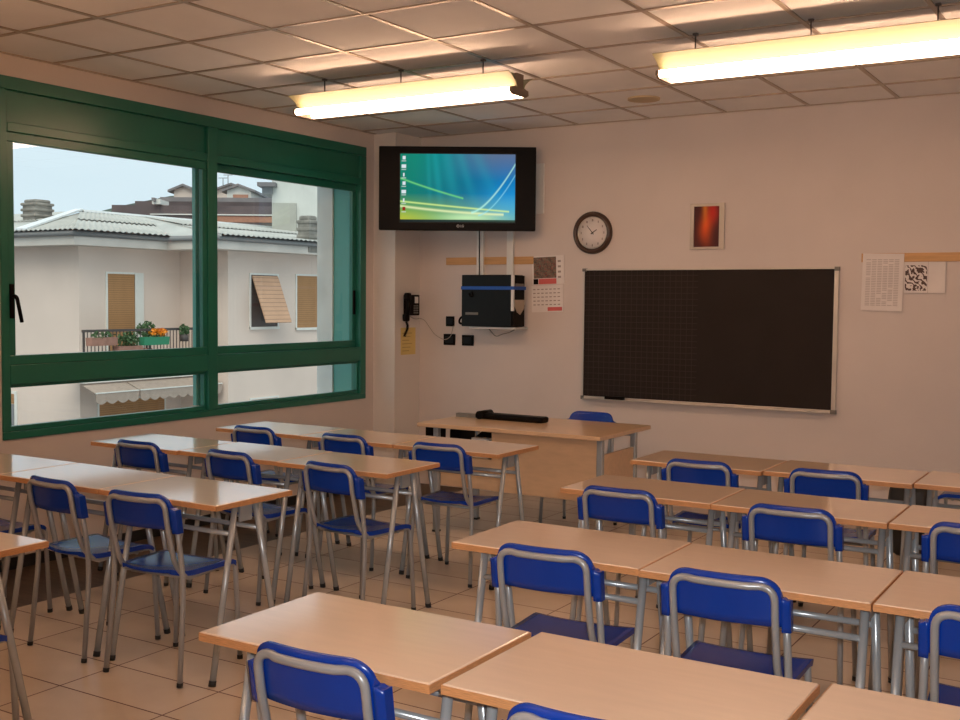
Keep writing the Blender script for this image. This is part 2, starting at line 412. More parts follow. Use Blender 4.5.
desks = [
 (-3.595, 1.99, 'school desk at left photo edge near the bottom, aisle end, %s' % ROW[4]),
 (-4.31, 1.98, 'school desk left of the aisle one, almost out of frame, %s' % ROW[4]),
 (-3.58, 3.235, 'pale topped school desk at the aisle end, %s, window side' % ROW[3]),
 (-4.29, 3.235, 'pale topped school desk in the middle, %s, window side' % ROW[3]),
 (-5.00, 3.235, 'pale topped school desk at window end, cut by left photo edge, %s' % ROW[3]),
 (-3.50, 4.29, 'school desk at the aisle end, %s, window side' % ROW[2]),
 (-4.215, 4.30, 'school desk in the middle, %s, window side' % ROW[2]),
 (-4.925, 4.285, 'school desk at the window end, %s' % ROW[2]),
 (-3.405, 5.185, 'school desk at the aisle end of the front row, before the teacher\'s desk'),
 (-4.12, 5.19, 'school desk in the middle of the front row, window side'),
 (-4.835, 5.20, 'school desk at the window end of the front row'),
 (-1.69, 1.985, 'large near school desk at the aisle end of the lowest row in view'),
 (-.965, 2.00, 'near school desk second from the aisle in the lowest row in view'),
 (-.24, 2.02, 'near school desk cut by the lower right corner of the photo'),
 (-1.725, 3.215, 'school desk at the aisle end, %s, right block' % ROW[3]),
 (-1.015, 3.205, 'school desk second from the aisle, %s, right block' % ROW[3]),
 (-.305, 3.21, 'school desk at right photo edge, %s' % ROW[3]),
 (-1.925, 4.425, 'school desk at the aisle end, %s, right block' % ROW[2]),
 (-1.215, 4.42, 'school desk second from the aisle, %s, right block' % ROW[2]),
 (-.505, 4.43, 'school desk at right photo edge, %s' % ROW[2]),
 (-2.02, 5.42, 'school desk at the aisle end of the front row, right block below the blackboard'),
 (-1.31, 5.45, 'school desk second from the aisle in the front row, right block'),
 (-.60, 5.48, 'school desk at the right photo edge in the front row'),
]
D0 = make_desk(desks[0][2], (desks[0][0], desks[0][1], 0))
for x, y, lb in desks[1:]: dup(D0, (x, y, 0), 0, lb)

# ------------------------------------------------------------------ chair
def make_chair(label, loc, rz):
    t = thing('school_chair', label, 'chair', loc, rz, group='blue school chairs')
    # local: x across, y forward (towards the desk), origin under the top of the back
    TR = .0115
    # backrest plate: curved sheet with rounded top corners and side sleeves
    bm = NB()
    def plate_y(x, z): return .004 + .034*(x/.2)**2 + (.80-z)*.16
    xs = [-.198, -.190, -.181, -.1725, -.171, -.165, -.158, -.15, -.14, -.13, -.12, -.108]; xs = xs + [-.09+.03*k for k in range(7)] + [-q for q in xs[::-1]]
    def ztop(x):
        a = abs(x)
        if a <= .108: return .80
        if a <= .1722:
            u = (a-.108)/.0642; return .742+.058*math.sqrt(max(0, 1-u*u))
        return .742 if a < .19 else .736
    def zbot(x): return .636 if abs(x) > .172 else .650
    for off in (0,):
        front = []; back = []
        for x in xs:
            cf, cb = [], []
            for k in range(7):
                z = zbot(x)+(ztop(x)-zbot(x))*k/6
                y = plate_y(x, z); th = .007 if abs(x) < .172 else .0160
                cf.append(bm.verts.new((x, y+th, z))); cb.append(bm.verts.new((x, y-(th if abs(x) > .172 else .003), z)))
            front.append(cf); back.append(cb)
        n = len(xs)
        for i in range(n-1):
            for k in range(6):
                for G, flip in ((front, 0), (back, 1)):
                    f = bm.faces.new((G[i][k], G[i+1][k], G[i+1][k+1], G[i][k+1])); f.smooth = True
            bm.faces.new((front[i][6], front[i+1][6], back[i+1][6], back[i][6]))
            bm.faces.new((front[i][0], front[i+1][0], back[i+1][0], back[i][0]))
        for i in (0, n-1):
            for k in range(6): bm.faces.new((front[i][k], front[i][k+1], back[i][k+1], back[i][k]))
    obj('backrest', bm, M['blue'], t)
    # U-shaped frame tube on the back, running down and forward as seat rails
    def ty(x, z): return plate_y(x, z)-.0145
    zt = .772
    top = []
    
    path = [(-.163, .40, .437), (-.163, .13, .431), (-.155, .074, .50), (-.155, ty(.155, .66), .66), (-.155, ty(.155, zt), zt),
            (.155, ty(.155, zt), zt), (.155, ty(.155, .66), .66), (.155, .074, .50), (.163, .13, .431), (.163, .40, .437)]
    pts = fillet(path, .045, 6)
    # bow the top run with the plate
    pp = []
    for i, p in enumerate(pts):
        pp.append(p)
    out = []
    for a, b in zip(pp, pp[1:]):
        out.append(a)
        if (b-a).length > .15 and abs(a.z-zt) < .002 and abs(b.z-zt) < .002:
            for k in range(1, 8):
                q = a.lerp(b, k/8); out.append(Vector((q.x, plate_y(q.x, zt)-.0145, q.z)))
    out.append(pp[-1])
    bm = NB(); sweep(bm, out, TR, 10); obj('back_frame', bm, M['tube'], t)
    for s in (-1, 1):
        # front leg, bent down from the rail
        pts = fillet([(s*.163, .385, .437), (s*.166, .445, .436), (s*.185, .455, .013)], .05, 7)
        bm = NB(); sweep(bm, pts, TR, 10); lg = obj('leg', bm, M['tube'], t)
        bm = NB(); sweep(bm, [(s*.1847, .4547, .019), (s*.185, .455, .0005)], .0128, 10); obj('foot_cap', bm, M['cap'], lg)
        # rear leg, from inside the side sleeve to the floor
        a = Vector((s*.181, .052, .70)); b = Vector((s*.188, .090, .44)); c = Vector((s*.204, .045, .013))
        pts = fillet([a, b, c], .12, 8)
        bm = NB(); sweep(bm, pts, TR, 10); lg = obj('leg', bm, M['tube'], t)
        bm = NB(); u = (c-b).normalized(); sweep(bm, [c-u*.007, c+u*.011], .0128, 10); obj('foot_cap', bm, M['cap'], lg)
    for y, z in ((.16, .424), (.36, .424)):
        bm = NB(); sweep(bm, [(-.163, y, z), (.163, y, z)], .008, 8); obj('seat_support', bm, M['tube'], t)
    # seat shell
    bm = NB(); nx, ny = 16, 16; T = []; U = []
    for j in range(ny+1):
        v = j/ny; r1, r2 = [], []
        for i in range(nx+1):
            u = -1+2*i/nx
            hw = .185 + .010*v - .05*max(0, 1-v/.28)**2 - .022*max(0, (v-.88)/.12)**2
            y = .075 + .375*v - .015*(1-abs(u)**2)*(1-v)**6
            x = u*hw
            z = .458 - .010*math.sin(PI*v)*(1-u*u) + .018*max(0, 1-v/.2)**2*(abs(u)*.2+.6) - .030*max(0, (v-.82)/.18)**2 + .004*abs(u)**3
            r1.append(bm.verts.new((x, y, z))); r2.append(bm.verts.new((x*.985, y, z-.012-(.009 if abs(u) > .93 else 0))))
        T.append(r1); U.append(r2)
    for j in range(ny):
        for i in range(nx):
            for G in (T, U):
                f = bm.faces.new((G[j][i], G[j][i+1], G[j+1][i+1], G[j+1][i])); f.smooth = True
        for i in (0, nx): bm.faces.new((T[j][i], T[j+1][i], U[j+1][i], U[j][i]))
    for i in range(nx):
        for j in (0, ny): bm.faces.new((T[j][i], T[j][i+1], U[j][i+1], U[j][i]))
    obj('seat', bm, M['blue'], t)
    return t
R = math.radians
chairs = [
 (-1.633, 1.912, 2, 'large near blue chair at the bottom left of centre, its back before the lowest desks'),
 (-.93, 1.895, 3, 'blue chair at the bottom edge of the photo, only the top of its back showing'),
 (-1.69, 3.145, 4, 'blue chair at the aisle desk, third row from blackboard, right block'),
 (-1.08, 3.145, 3, 'blue chair second from aisle, third row from blackboard, right block'),
 (-.33, 3.15, 3, 'blue chair cut by right photo edge, third row from blackboard'),
 (-1.964, 4.335, 1, 'blue chair at the aisle desk, second row from blackboard, right block'),
 (-1.215, 4.33, 2, 'blue chair second from aisle, second row from blackboard, right block'),
 (-.53, 4.35, 2, 'blue chair cut by right photo edge, second row from blackboard'),
 (-1.97, 5.33, 3, 'blue chair at the aisle desk, front row, right block'),
 (-1.345, 5.38, 4, 'blue chair second from aisle in the front row, right block below the blackboard'),
 (-3.475, 1.90, 0, 'blue chair in the lower left corner, only seat edge and front leg showing'),
 (-3.575, 3.11, 5, 'blue chair at the aisle desk, third row from blackboard, window side'),
 (-4.165, 3.135, -4, 'blue chair at the middle desk, third row from blackboard, window side'),
 (-4.93, 3.135, 0, 'blue chair by the left photo edge, third row from blackboard, only its seat showing'),
 (-3.45, 4.19, -6, 'blue chair at the aisle desk, second row from blackboard, window side'),
 (-4.155, 4.225, -4, 'blue chair at the middle desk, second row from blackboard, window side'),
 (-4.85, 4.225, 0, 'blue chair at the window end desk, second row from blackboard'),
 (-3.42, 5.115, 3, 'blue chair at the aisle desk, front row, before the teacher\'s desk'),
 (-4.11, 5.13, -1, 'blue chair at the middle desk, front row, window side'),
 (-4.82, 5.125, 0, 'blue chair at the window end desk of the front row'),
]
C0 = make_chair(chairs[0][3], (chairs[0][0], chairs[0][1], 0), R(chairs[0][2]))
for x, y, a, lb in chairs[1:]: dup(C0, (x, y, 0), R(a), lb)
dup(C0, (-3.47, 7.25, 0), R(180), 'blue chair behind the teacher\'s desk facing the class, only its back top showing')
dup(C0, (-.66, 7.30, 0), R(90), 'blue chair beyond the front row desks by right photo edge, only its seat showing')

# ------------------------------------------------------------------ teacher's desk
t = thing('teacher_desk', 'wide wooden teacher\'s desk with grey steel posts below the blackboard', 'desk', (-3.617, 6.215, 0))
W2 = .692
tp = B('tabletop', M['top2'] if 'top2' in M else M['twood'], t, (-W2, W2, 0, .80, .733, .76), bev=.004)
for x in (-W2+.10, W2-.045):
    for y in (.10, .62):
        bm = NB(); box(bm, x-.02, x+.02, y-.02, y+.02, .012, .7325, bev=.006); lg = obj('leg', bm, M['tubed'], t)
        B('foot_cap', M['cap'], lg, (x-.022, x+.022, y-.022, y+.022, 0, .0125))
B('top_rail', M['tubed'], t, (-W2+.11, W2-.065, .61, .63, .70, .7325))
B('front_panel', M['twood'], t, (-.15, W2-.067, .092, .112, .325, .7325), bev=.002)
B('front_panel', M['twood'], t, (-W2+.122, -.154, .114, .132, .325, .53), bev=.002)
B('side_panel', M['twood'], t, (W2-.055, W2-.037, .125, .598, .325, .63), bev=.002)
B('side_panel', M['twood'], t, (-W2+.091, -W2+.109, .125, .598, .325, .63), bev=.002)
B('shelf', M['twood'], t, (-W2+.122, -.154, .135, .58, .512, .53), bev=.002)
TX, TY = -3.617, 6.215
B('cable_box', M['black'], t, (-W2+.01, -W2+.075, .09, .25, .60, .7325), bev=.003)
tag(B('black_case', M['black'], None, (TX-.53, TX-.44, TY+.16, TY+.36, .5305, .71), bev=.01), 'small upright black case at the left under the teacher\'s desk top', 'case')
bm = NB(); extr(bm, [(TX-.41, .5305), (TX-.17, .5305), (TX-.17, .70), (TX-.20, .715), (TX-.29, .715), (TX-.36, .66)], 'y', TY+.22, TY+.36)
sl = obj('black_bag', bm, M['black']); tag(sl, 'black slant-topped bag on the shelf under the teacher\'s desk', 'bag')
tag(B('white_box', M['white'], None, (TX-.345, TX-.215, TY+.15, TY+.21, .5305, .665), bev=.003), 'white box in front of the black bag under the teacher\'s desk', 'box')
# things on it
k = thing('long_case', 'long narrow black case lying on the teacher\'s desk', 'case', (-3.845, 6.70, .76), R(-2))
bm = NB(); box(bm, -.27, .28, -.055, .055, .0005, .042, bev=.015); obj('case_body', bm, M['black'], k)
bm = NB(); sweep(bm, [(-.22, -.075, .030), (-.22, .075, .030)], .0292, 14); obj('wrist_roll', bm, M['black'], k)
bm = NB()
n0 = [(-.09, -.02), (.02, -.028), (.11, 0), (.02, .022), (-.09, .02)]
prism(bm, n0, .0005, .028); tag(obj('grey_folder', bm, M['grey'], None, (-4.20, 6.70, .76)), 'small flat grey object pointing at the long case on the teacher\'s desk', 'folder')

# ------------------------------------------------------------------ picture meshes
def picture(name, w, h, nx, nz, fn, m, parent, origin, ux=Vector((1, 0, 0))):
    me = bpy.data.meshes.new(name); vs = []; fs = []
    for j in range(nz+1):
        for i in range(nx+1):
            p = Vector(origin) + ux*(w*i/nx) + Vector((0, 0, h*j/nz)); vs.append(p)
    for j in range(nz):
        for i in range(nx):
            a = j*(nx+1)+i; fs.append((a, a+1, a+nx+2, a+nx+1))
    me.from_pydata(vs, [], fs)
    ca = me.color_attributes.new('picture', 'FLOAT_COLOR', 'POINT')
    for j in range(nz+1):
        for i in range(nx+1):
            ca.data[j*(nx+1)+i].color = (*fn(i/nx, j/nz), 1)
    me.materials.append(m); o = bpy.data.objects.new(name, me); C.objects.link(o)
    if parent: o.parent = parent
    return o
def lin(r, g, b): return tuple(((c/255)/12.92 if c < 10 else ((c/255+.055)/1.055)**2.4) for c in (r, g, b))
def mixc(a, b, t): t = max(0, min(1, t)); return tuple(x*(1-t)+y*t for x, y in zip(a, b))

# ------------------------------------------------------------------ television
th = R(31); tw, thh = 1.245, .66
RB = Vector((-4.2412, 7.75, 2.4945-.343))
LBp = RB - tw*Vector((math.cos(th), math.sin(th), 0))
tv = thing('television', 'black wide flat television on the wall by the window, switched on', 'television', LBp, th)
B('housing', M['black'], tv, (0, tw, 0, .07, 0, thh), bev=.006)
B('back_cover', M['blackm'], tv, (.25, tw-.25, .0705, .13, .1, thh-.1), bev=.01)
sx0, sx1, sz0, sz1 = .170, 1.080, .066, .600
B('screen_bezel', M['blackm'], tv, (sx0-.008, sx1+.008, -.0035, -.0003, sz0-.008, sz1+.008))
def desk_pic(u, v):
    c = mixc(lin(0, 120, 100), lin(0, 115, 185), u*1.1)
    c = mixc(c, lin(120, 115, 120), max(0, v-.6)*1.5*max(0, min(1, (u-.35)*2.2)))
    c = mixc(c, lin(0, 95, 110), .5*math.exp(-((u-.55)/.3)**2-((v-.45)/.25)**2))
    c = mixc(c, lin(20, 150, 120), max(0, .5-abs(u-.12))*1.1*v)
    for (cx, sl, wd, st) in ((.30, .10, .03, .35), (.40, .16, .05, .3), (.52, .25, .04, .25), (.24, .04, .02, .25), (.66, .38, .05, .2)):
        d = abs(u-(cx+(1-v)*sl*.7)); c = mixc(c, lin(40, 200, 205), st*.65*math.exp(-(d/wd)**2)*min(1, v*1.6))
    d = math.exp(-((1-u)/.35)**2-((v-.15)/.35)**2); c = mixc(c, lin(40, 175, 245), d*.8)
    g = max(0, 1-v/.42)*(1-u*.55); c = mixc(c, lin(150, 205, 60), g*.9)
    c = mixc(c, lin(225, 205, 60), max(0, 1-v/.2)*max(0, 1-u/.35)*.7)
    c = mixc(c, lin(210, 250, 190), math.exp(-((u-.6)/.25)**2-((v-.06)/.07)**2)*.85)
    def curve(f, wd, col, st, lo=0, hi=1):
        nonlocal c
        if lo <= u <= hi: c = mixc(c, col, st*math.exp(-((v-f)/wd)**2))
    curve(.64-.62*u+.16*u*u, .013, lin(120, 230, 130), .8, 0, .55)
    curve(.30-.17*u+.02*u*u, .012, lin(225, 255, 150), .85, 0, .95)
    curve(.23-.22*u+.10*u*u, .018, lin(245, 255, 190), .8, 0, .9)
    curve(.14+1.6*max(0, u-.62)**1.55*2.0, .018, lin(190, 255, 240), .75, .62, 1)
    curve(.10+1.6*max(0, u-.68)**1.6*2.3, .014, lin(150, 235, 250), .6, .68, 1)
    if v < .035: c = mixc(lin(20, 40, 45), lin(80, 110, 90), u*.4)
    # desktop icons down the left side
    if .012 < u < .05:
        for k in range(7):
            zc = .94-.125*k
            if abs(v-zc) < .028 and abs(u-.031) < .013+.006*math.sin(k*2.1): c = lin(225, 235, 240) if k != 6 else lin(150, 30, 20)
            elif abs(v-zc+.045) < .007: c = mixc(c, lin(235, 240, 240), .55)
    return c
picture('screen', sx1-sx0, sz1-sz0, 230, 136, desk_pic, attr_mat('screen_picture', .4, .92), tv, (sx0, -.0045, sz0))
# maker's mark: ring and two letters
bm = NB(); sweep(bm, [(.63+.009*math.cos(a), -.001, .034+.009*math.sin(a)) for a in [2*PI*k/16 for k in range(17)]], .0018, 6)
obj('badge_ring', bm, M['white'], tv)
cu = bpy.data.curves.new('badge_text', 'FONT'); cu.body = 'LG'; cu.size = .026; cu.extrude = .0008
ct = bpy.data.objects.new('badge_tmp', cu); C.objects.link(ct)
bpy.context.view_layer.update()
me = bpy.data.meshes.new_from_object(ct.evaluated_get(bpy.context.evaluated_depsgraph_get())); bpy.data.objects.remove(ct)
me.materials.clear(); me.materials.append(M['white']); bt = bpy.data.objects.new('badge_letters', me); C.objects.link(bt); bt.parent = tv
bt.location = (.645, -.0012, .0255); bt.rotation_euler = (PI/2, 0, 0)
# swivel bracket fixed to the wall
bm = NB(); sweep(bm, [(.72, .13, .33), (.70, .42, .33)], .03, 10); box(bm, .55, .85, .128, .15, .2, .46)
obj('swivel_arm', bm, M['blackm'], tv)
tag(B('wall_bracket', M['white'], None, (-4.32, -4.245, YF-.014, YF-.0005, 2.30, 2.70), bev=.003), 'pale vertical mounting plate on the wall at the right of the television', 'bracket')

# ------------------------------------------------------------------ front wall things
def wall(n, m, x0, x1, z0, z1, th_=.012, y=YF, par=None, bev=.002): return B(n, m, par, (x0, x1, y-th_-.0004, y-.0004, z0, z1), bev=bev)
tag(wall('display_rail', M['strip'], -5.18, -4.335, 1.895, 1.957), 'short wooden rail on the wall behind the white trunking below the television', 'rail')
tag(wall('display_rail', M['strip'], -1.76, XR-.01, 1.885, 1.945), 'long wooden rail on the wall right of the blackboard', 'rail')
tag(wall('cable_trunking', M['white'], -4.865, -4.80, 1.80, 2.6, .03), 'white vertical cable trunking under the television, left of two', 'trunking')
tag(wall('cable_trunking', M['white'], -4.575, -4.515, 1.80, 2.6, .03), 'white vertical cable trunking under the television, right of two', 'trunking')
bm = NB(); sweep(bm, [(-4.835, YF-.036, 2.5), (-4.835, YF-.036, 2.1), (-4.832, YF-.036, 1.806)], .0045, 6)
tag(obj('black_cable', bm, M['black']), 'black cable running down the left white trunking to the computer', 'cable')
# computer tower in its wall cradle
pc = thing('computer_tower', 'black computer tower held sideways on the wall by a blue strap', 'computer', (-4.88, 7.67, 1.385))
B('case_body', M['blackm'], pc, (0, .47, 0, .195, 0, .42), bev=.005)
B('front_bezel', M['black'], pc, (.4705, .487, .004, .19, .004, .416), bev=.003)
B('bezel_trim', M['white'], pc, (.468, .492, -.003, .014, .13, .418), bev=.002)
B('bezel_trim', M['alu'], pc, (.4875, .4935, .182, .193, .18, .414), bev=.001)
B('drive_cover', M['grey'], pc, (.4875, .492, .03, .17, .30, .35), bev=.001)
bm = NB(); extr(bm, [(.02, .22), (.175, .22), (.17, .15), (.11, .10), (.06, .12), (.02, .17)], 'x', .4875, .493); obj('port_cover', bm, mat('beige_plastic', (.45, .36, .27), .5), pc)
B('strap', M['strapblue'], pc, (-.004, .4965, -.004, -.0005, .30, .327), (.494, .498, -.004, .19, .30, .327), (-.004, -.0005, -.004, .19, .30, .327))
B('cradle', M['white'], pc, (.06, .50, .02, .229, -.018, -.002), (.2, .3, .197, .231, 0, .36), bev=.003)
bm = NB(); sweep(bm, fillet([(.03, .03, .02), (-.035, .02, .02), (-.05, .05, .06), (-.03, .12, .1), (.0, .16, .12)], .03), .009, 8); obj('plug_lead', bm, M['black'], pc)
bm = NB(); sweep(bm, fillet([(.20, .1, -.015), (.27, .1, -.085), (.33, .1, -.06), (.40, .1, -.045), (.46, .1, -.015)], .03), .004, 6); obj('hanging_lead', bm, M['grey'], pc)
bm = NB(); sweep(bm, fillet([(.075, -.004, .27), (.09, -.012, .24), (.115, -.012, .25), (.10, -.004, .285)], .01), .006, 6); obj('side_knob', bm, M['black'], pc)
bm = NB(); box(bm, .04, .16, -.003, -.0005, .095, .115); obj('side_label', bm, M['grey'], pc)
# sockets
def socket(x0, x1, z0, z1, label):
    o = thing('wall_socket', label, 'socket', ((x0+x1)/2, YF, (z0+z1)/2), group='black wall sockets')
    w_, h_ = (x1-x0)/2, (z1-z0)/2
    B('cover_plate', M['black'], o, (-w_, w_, -.014, -.0005, -h_, h_), bev=.004)
    B('socket_insert', M['blackm'], o, (-w_*.7, w_*.7, -.018, -.0145, -h_*.6, h_*.6), bev=.001)
socket(-5.178, -5.095, 1.375, 1.46, 'black upright socket on the wall, topmost of the three by the computer')
socket(-5.20, -5.085, 1.215, 1.31, 'black socket below the topmost one, left of the lower two')
socket(-5.015, -4.90, 1.215, 1.305, 'black socket under the computer, right of the lower two')
# calendar
cal = thing('wall_calendar', 'wall calendar with a picture above a month grid, right of the computer', 'calendar', (-4.335, YF, 1.505))
cal.rotation_euler = (0, R(-2), 0)
B('calendar_page', M['paper'], cal, (-.01, .275, -.006, -.0006, 0, .215))
B('calendar_page', M['paper'], cal, (.0, .29, -.008, -.0006, .222, .45))
def calpic(u, v):
    r = random.random()
    return mixc(lin(60, 50, 40), lin(150, 130, 110), r*.7+.2*math.sin(u*9+v*7)**2) if r < .9 else lin(150, 60, 50)
picture('calendar_photo', .205, .17, 40, 32, calpic, attr_mat('calendar_print', .6), cal, (.015, -.0085, .272))
B('red_band', M['red'], cal, (.06, .22, -.0092, -.0083, .225, .268)); B('red_band', M['red'], cal, (.135, .265, -.0072, -.0063, .008, .038))
B('dark_logo', M['black'], cal, (.012, .055, -.0092, -.0083, .225, .268))
bm = NB()
for j in range(5):
    for i in range(7): box(bm, .005+.037*i, .005+.037*i+.022, -.0072, -.0063, .055+.031*j, .063+.031*j)
for j in range(4): box(bm, .235, .262, -.0092, -.0083, .27+.042*j, .286+.042*j)
obj('date_figures', bm, M['ink'], cal)
# clock
ck = thing('wall_clock', 'round wall clock with dark frame above the blackboard\'s left end', 'clock', (-3.808, YF, 2.135))
def lathe(bm, prof, seg=48):             # profile (radius, y) around the y axis
    rings = [[bm.verts.new((r*math.cos(2*PI*k/seg), y, r*math.sin(2*PI*k/seg))) for k in range(seg)] for r, y in prof]
    for a, b in zip(rings, rings[1:]):
        for k in range(seg):
            f = bm.faces.new((a[k], a[(k+1) % seg], b[(k+1) % seg], b[k])); f.smooth = True
    return rings
bm = NB(); lathe(bm, [(.1665, -.001), (.1665, -.02), (.158, -.036), (.145, -.042), (.132, -.036), (.126, -.02), (.126, -.001), (.1665, -.001)])
obj('clock_rim', bm, mat('dark_clock_rim', (.06, .032, .022), .25), ck)
bm = NB(); lathe(bm, [(.126, -.02), (.122, -.023), (.118, -.02)]); obj('inner_ring', bm, M['alu'], ck)
bm = NB(); rr = lathe(bm, [(.1255, -.001), (.1255, -.014), (.0005, -.014)]); obj('clock_face', bm, M['paper'], ck)
bm = NB()
for k in range(12):
    a = PI/2-k*PI/6; c_, s_ = math.cos(a), math.sin(a); R_ = .098
    px, pz = R_*c_, R_*s_; ww = .007 if k in (10, 11, 0, 12) else .004
    box(bm, px-ww, px+ww, -.0155, -.0142, pz-.009, pz+.009)
obj('hour_marks', bm, M['ink'], ck)
def hand(ang, L, wd):
    bm = NB(); a = R(90-ang); d_ = Vector((math.cos(a), 0, math.sin(a))); n_ = Vector((-d_.z, 0, d_.x))
    ps = [-d_*.015+n_*wd, -d_*.015-n_*wd, d_*L-n_*wd*.5, d_*L+n_*wd*.5]
    f1 = [bm.verts.new(p+Vector((0, -.0175, 0))) for p in ps]; f2 = [bm.verts.new(p+Vector((0, -.016, 0))) for p in ps]
    bm.faces.new(f1); bm.faces.new(f2[::-1])
    for k in range(4): bm.faces.new((f1[k], f1[(k+1) % 4], f2[(k+1) % 4], f2[k]))
    return bm
obj('hour_hand', hand(57, .045, .005), M['black'], ck); obj('minute_hand', hand(-40, .075, .0035), M['black'], ck)
# framed picture
fp = thing('framed_picture', 'small silver framed picture of a red and orange glow above the blackboard', 'picture', (-3.005, YF, 1.99))
B('picture_frame', mat('silver_frame', (.48, .43, .37), .4, metal=.3), fp, (0, .03, -.018, -.0005, 0, .34), (.225, .265, -.018, -.0005, 0, .34), (.03, .225, -.018, -.0005, 0, .02), (.03, .225, -.018, -.0005, .318, .34), bev=.002)
def glow(u, v):
    c = lin(70, 8, 5)
    d = math.exp(-((u-.5+.06*math.sin(v*5))/.22)**2)*math.exp(-((v-.55)/.4)**2)
    c = mixc(c, lin(235, 90, 10), d); c = mixc(c, lin(215, 25, 8), math.exp(-((u-.72)/.2)**2-((v-.85)/.25)**2)*.8)
    c = mixc(c, lin(255, 160, 40), math.exp(-((u-.42)/.09)**2)*max(0, v-.45)*1.1)
    return c
picture('print', .196, .299, 26, 40, glow, attr_mat('picture_print', .6), fp, (.0295, -.006, .0195))
# papers on the right
def paper(name, x0, x1, z0, z1, label, rot=0):
    o = thing(name, label, 'paper', (x0, YF-.014, z0)); o.rotation_euler = (0, rot, 0)
    B('sheet', M['paper'], o, (0, x1-x0, -.0025, -.0005, 0, z1-z0))
    B('paste_spacer', M['white'], o, (.03, x1-x0-.03, -.0004, .0138, .02, .05), (.03, .05, -.0004, .0138, .05, z1-z0-.09)); return o
p1 = paper('paper_timetable', -1.755, -1.485, 1.555, 1.945, 'tall paper sheet printed with a faded table, right of the blackboard', R(1))
bm = NB()
for j in range(28):
    for i in range(6):
        if random.random() < .93: box(bm, .025+.037*i, .025+.037*i+.03, -.0035, -.0026, .035+.0115*j, .0405+.0115*j)
obj('printed_table', bm, mat('pale_ink', (.52, .46, .43), .8), p1)
p2 = paper('paper_drawing', -1.475, -1.215, 1.676, 1.883, 'wide white sheet with a dark leaf-like drawing, right of the tall printed sheet')
def leafmat():
    mt, nt, b = newmat('leaf_drawing')
    tc = nt.nodes.new('ShaderNodeTexCoord'); wv = nt.nodes.new('ShaderNodeTexWave'); wv.inputs['Scale'].default_value = 13
    wv.inputs['Distortion'].default_value = 9; wv.inputs['Detail Scale'].default_value = 2.2; wv.bands_direction = 'DIAGONAL'
    nt.links.new(tc.outputs['Object'], wv.inputs['Vector'])
    rp = nt.nodes.new('ShaderNodeValToRGB'); rp.color_ramp.interpolation = 'CONSTANT'
    rp.color_ramp.elements[0].color = (.10, .06, .05, 1); rp.color_ramp.elements[1].color = (.74, .68, .64, 1); rp.color_ramp.elements[1].position = .42
    nt.links.new(wv.outputs['Fac'], rp.inputs['Fac']); nt.links.new(rp.outputs['Color'], b.inputs['Base Color']); b.inputs['Roughness'].default_value = .8
    return mt
B('drawing', leafmat(), p2, (.006, .145, -.0035, -.0026, .015, .185))
B('fold_line', M['ink'], p2, (.150, .1515, -.003, -.0026, 0, .207))
# blackboard
bb = thing('blackboard', 'large dark blackboard with aluminium frame and squared left half on the front wall', 'blackboard', (0, YF, 0))
def bbx(n, m, *bx): return B(n, m, bb, *bx, bev=.002)
BX0, BX1, BZ0, BZ1 = -3.88, -1.905, .832, 1.852
bbx('writing_surface', M['board'], (BX0+.015, BX1-.03, -.022, -.001, BZ0+.02, BZ1-.012))
bbx('frame', M['alu'], (BX0, BX1, -.030, -.0005, BZ1-.012, BZ1), (BX0, BX1, -.032, -.0005, BZ0, BZ0+.02), (BX0, BX0+.015, -.030, -.0005, BZ0+.02, BZ1-.012), (BX1-.03, BX1, -.030, -.0005, BZ0+.02, BZ1-.012))
bbx('corner_cap', M['grey'], (BX0-.003, BX0+.03, -.034, -.0003, BZ1-.02, BZ1+.004)); bbx('corner_cap', M['grey'], (BX1-.03, BX1+.003, -.034, -.0003, BZ1-.025, BZ1+.004)); bbx('corner_cap', M['grey'], (BX1-.035, BX1+.003, -.036, -.0003, BZ0-.006, BZ0+.022)); bbx('corner_cap', M['grey'], (BX0-.003, BX0+.025, -.036, -.0003, BZ0-.006, BZ0+.022))
bbx('chalk_ledge', M['alu'], (BX0+.03, BX1-.04, -.075, -.0325, BZ0, BZ0+.006))
tag(B('board_eraser', M['black'], None, (-3.66, -3.50, YF-.07, YF-.036, BZ0+.0065, BZ0+.032), bev=.004), 'small dark board eraser lying on the ledge of the blackboard', 'eraser')
# telephone on the pillar
PX = -5.455
ph = thing('wall_telephone', 'black wall telephone on the corner pillar below the television', 'telephone', (PX, 7.665, 1.53)); ph.scale = (1.1, 1.1, 1.1)
B('phone_base', M['black'], ph, (.0005, .045, -.01, .15, -.06, .10), bev=.006)
B('phone_label', M['white'], ph, (.0455, .0475, .08, .125, .035, .085)); 
bm = NB()
for j in range(4):
    for i in range(3): box(bm, .0455, .049, .065+.022*i, .08+.022*i, -.045+.018*j, -.033+.018*j)
obj('keypad', bm, M['grey'], ph)
bm = NB(); box(bm, .035, .075, -.055, 0, .055, .115, bev=.012); box(bm, .035, .075, -.075, -.02, -.105, -.045, bev=.012)
sweep(bm, [(.062, -.03, .09), (.072, -.035, .03), (.066, -.05, -.07)], .016, 10); obj('handset', bm, M['black'], ph)
bm = NB(); pts = []
for k in range(90):
    a = k*PI/4; zz = -.105-.115*k/90; pts.append((.05+.009*math.cos(a), -.04+.009*math.sin(a)+.02*math.sin(k*.05), zz))
sweep(bm, pts, .0035, 5); obj('coiled_cord', bm, M['black'], ph)
bm = NB(); sweep(bm, fillet([(PX+.02, 7.73, 1.455), (PX+.02, 7.80, 1.43), (PX+.03, 7.87, 1.44), (PX+.06, YF-.008, 1.42), (PX+.16, YF-.008, 1.30), (-5.21, YF-.01, 1.262), (-5.16, YF-.025, 1.262), (-5.12, YF-.02, 1.29), (-5.095, YF-.02, 1.38)], .04), .0032, 6)
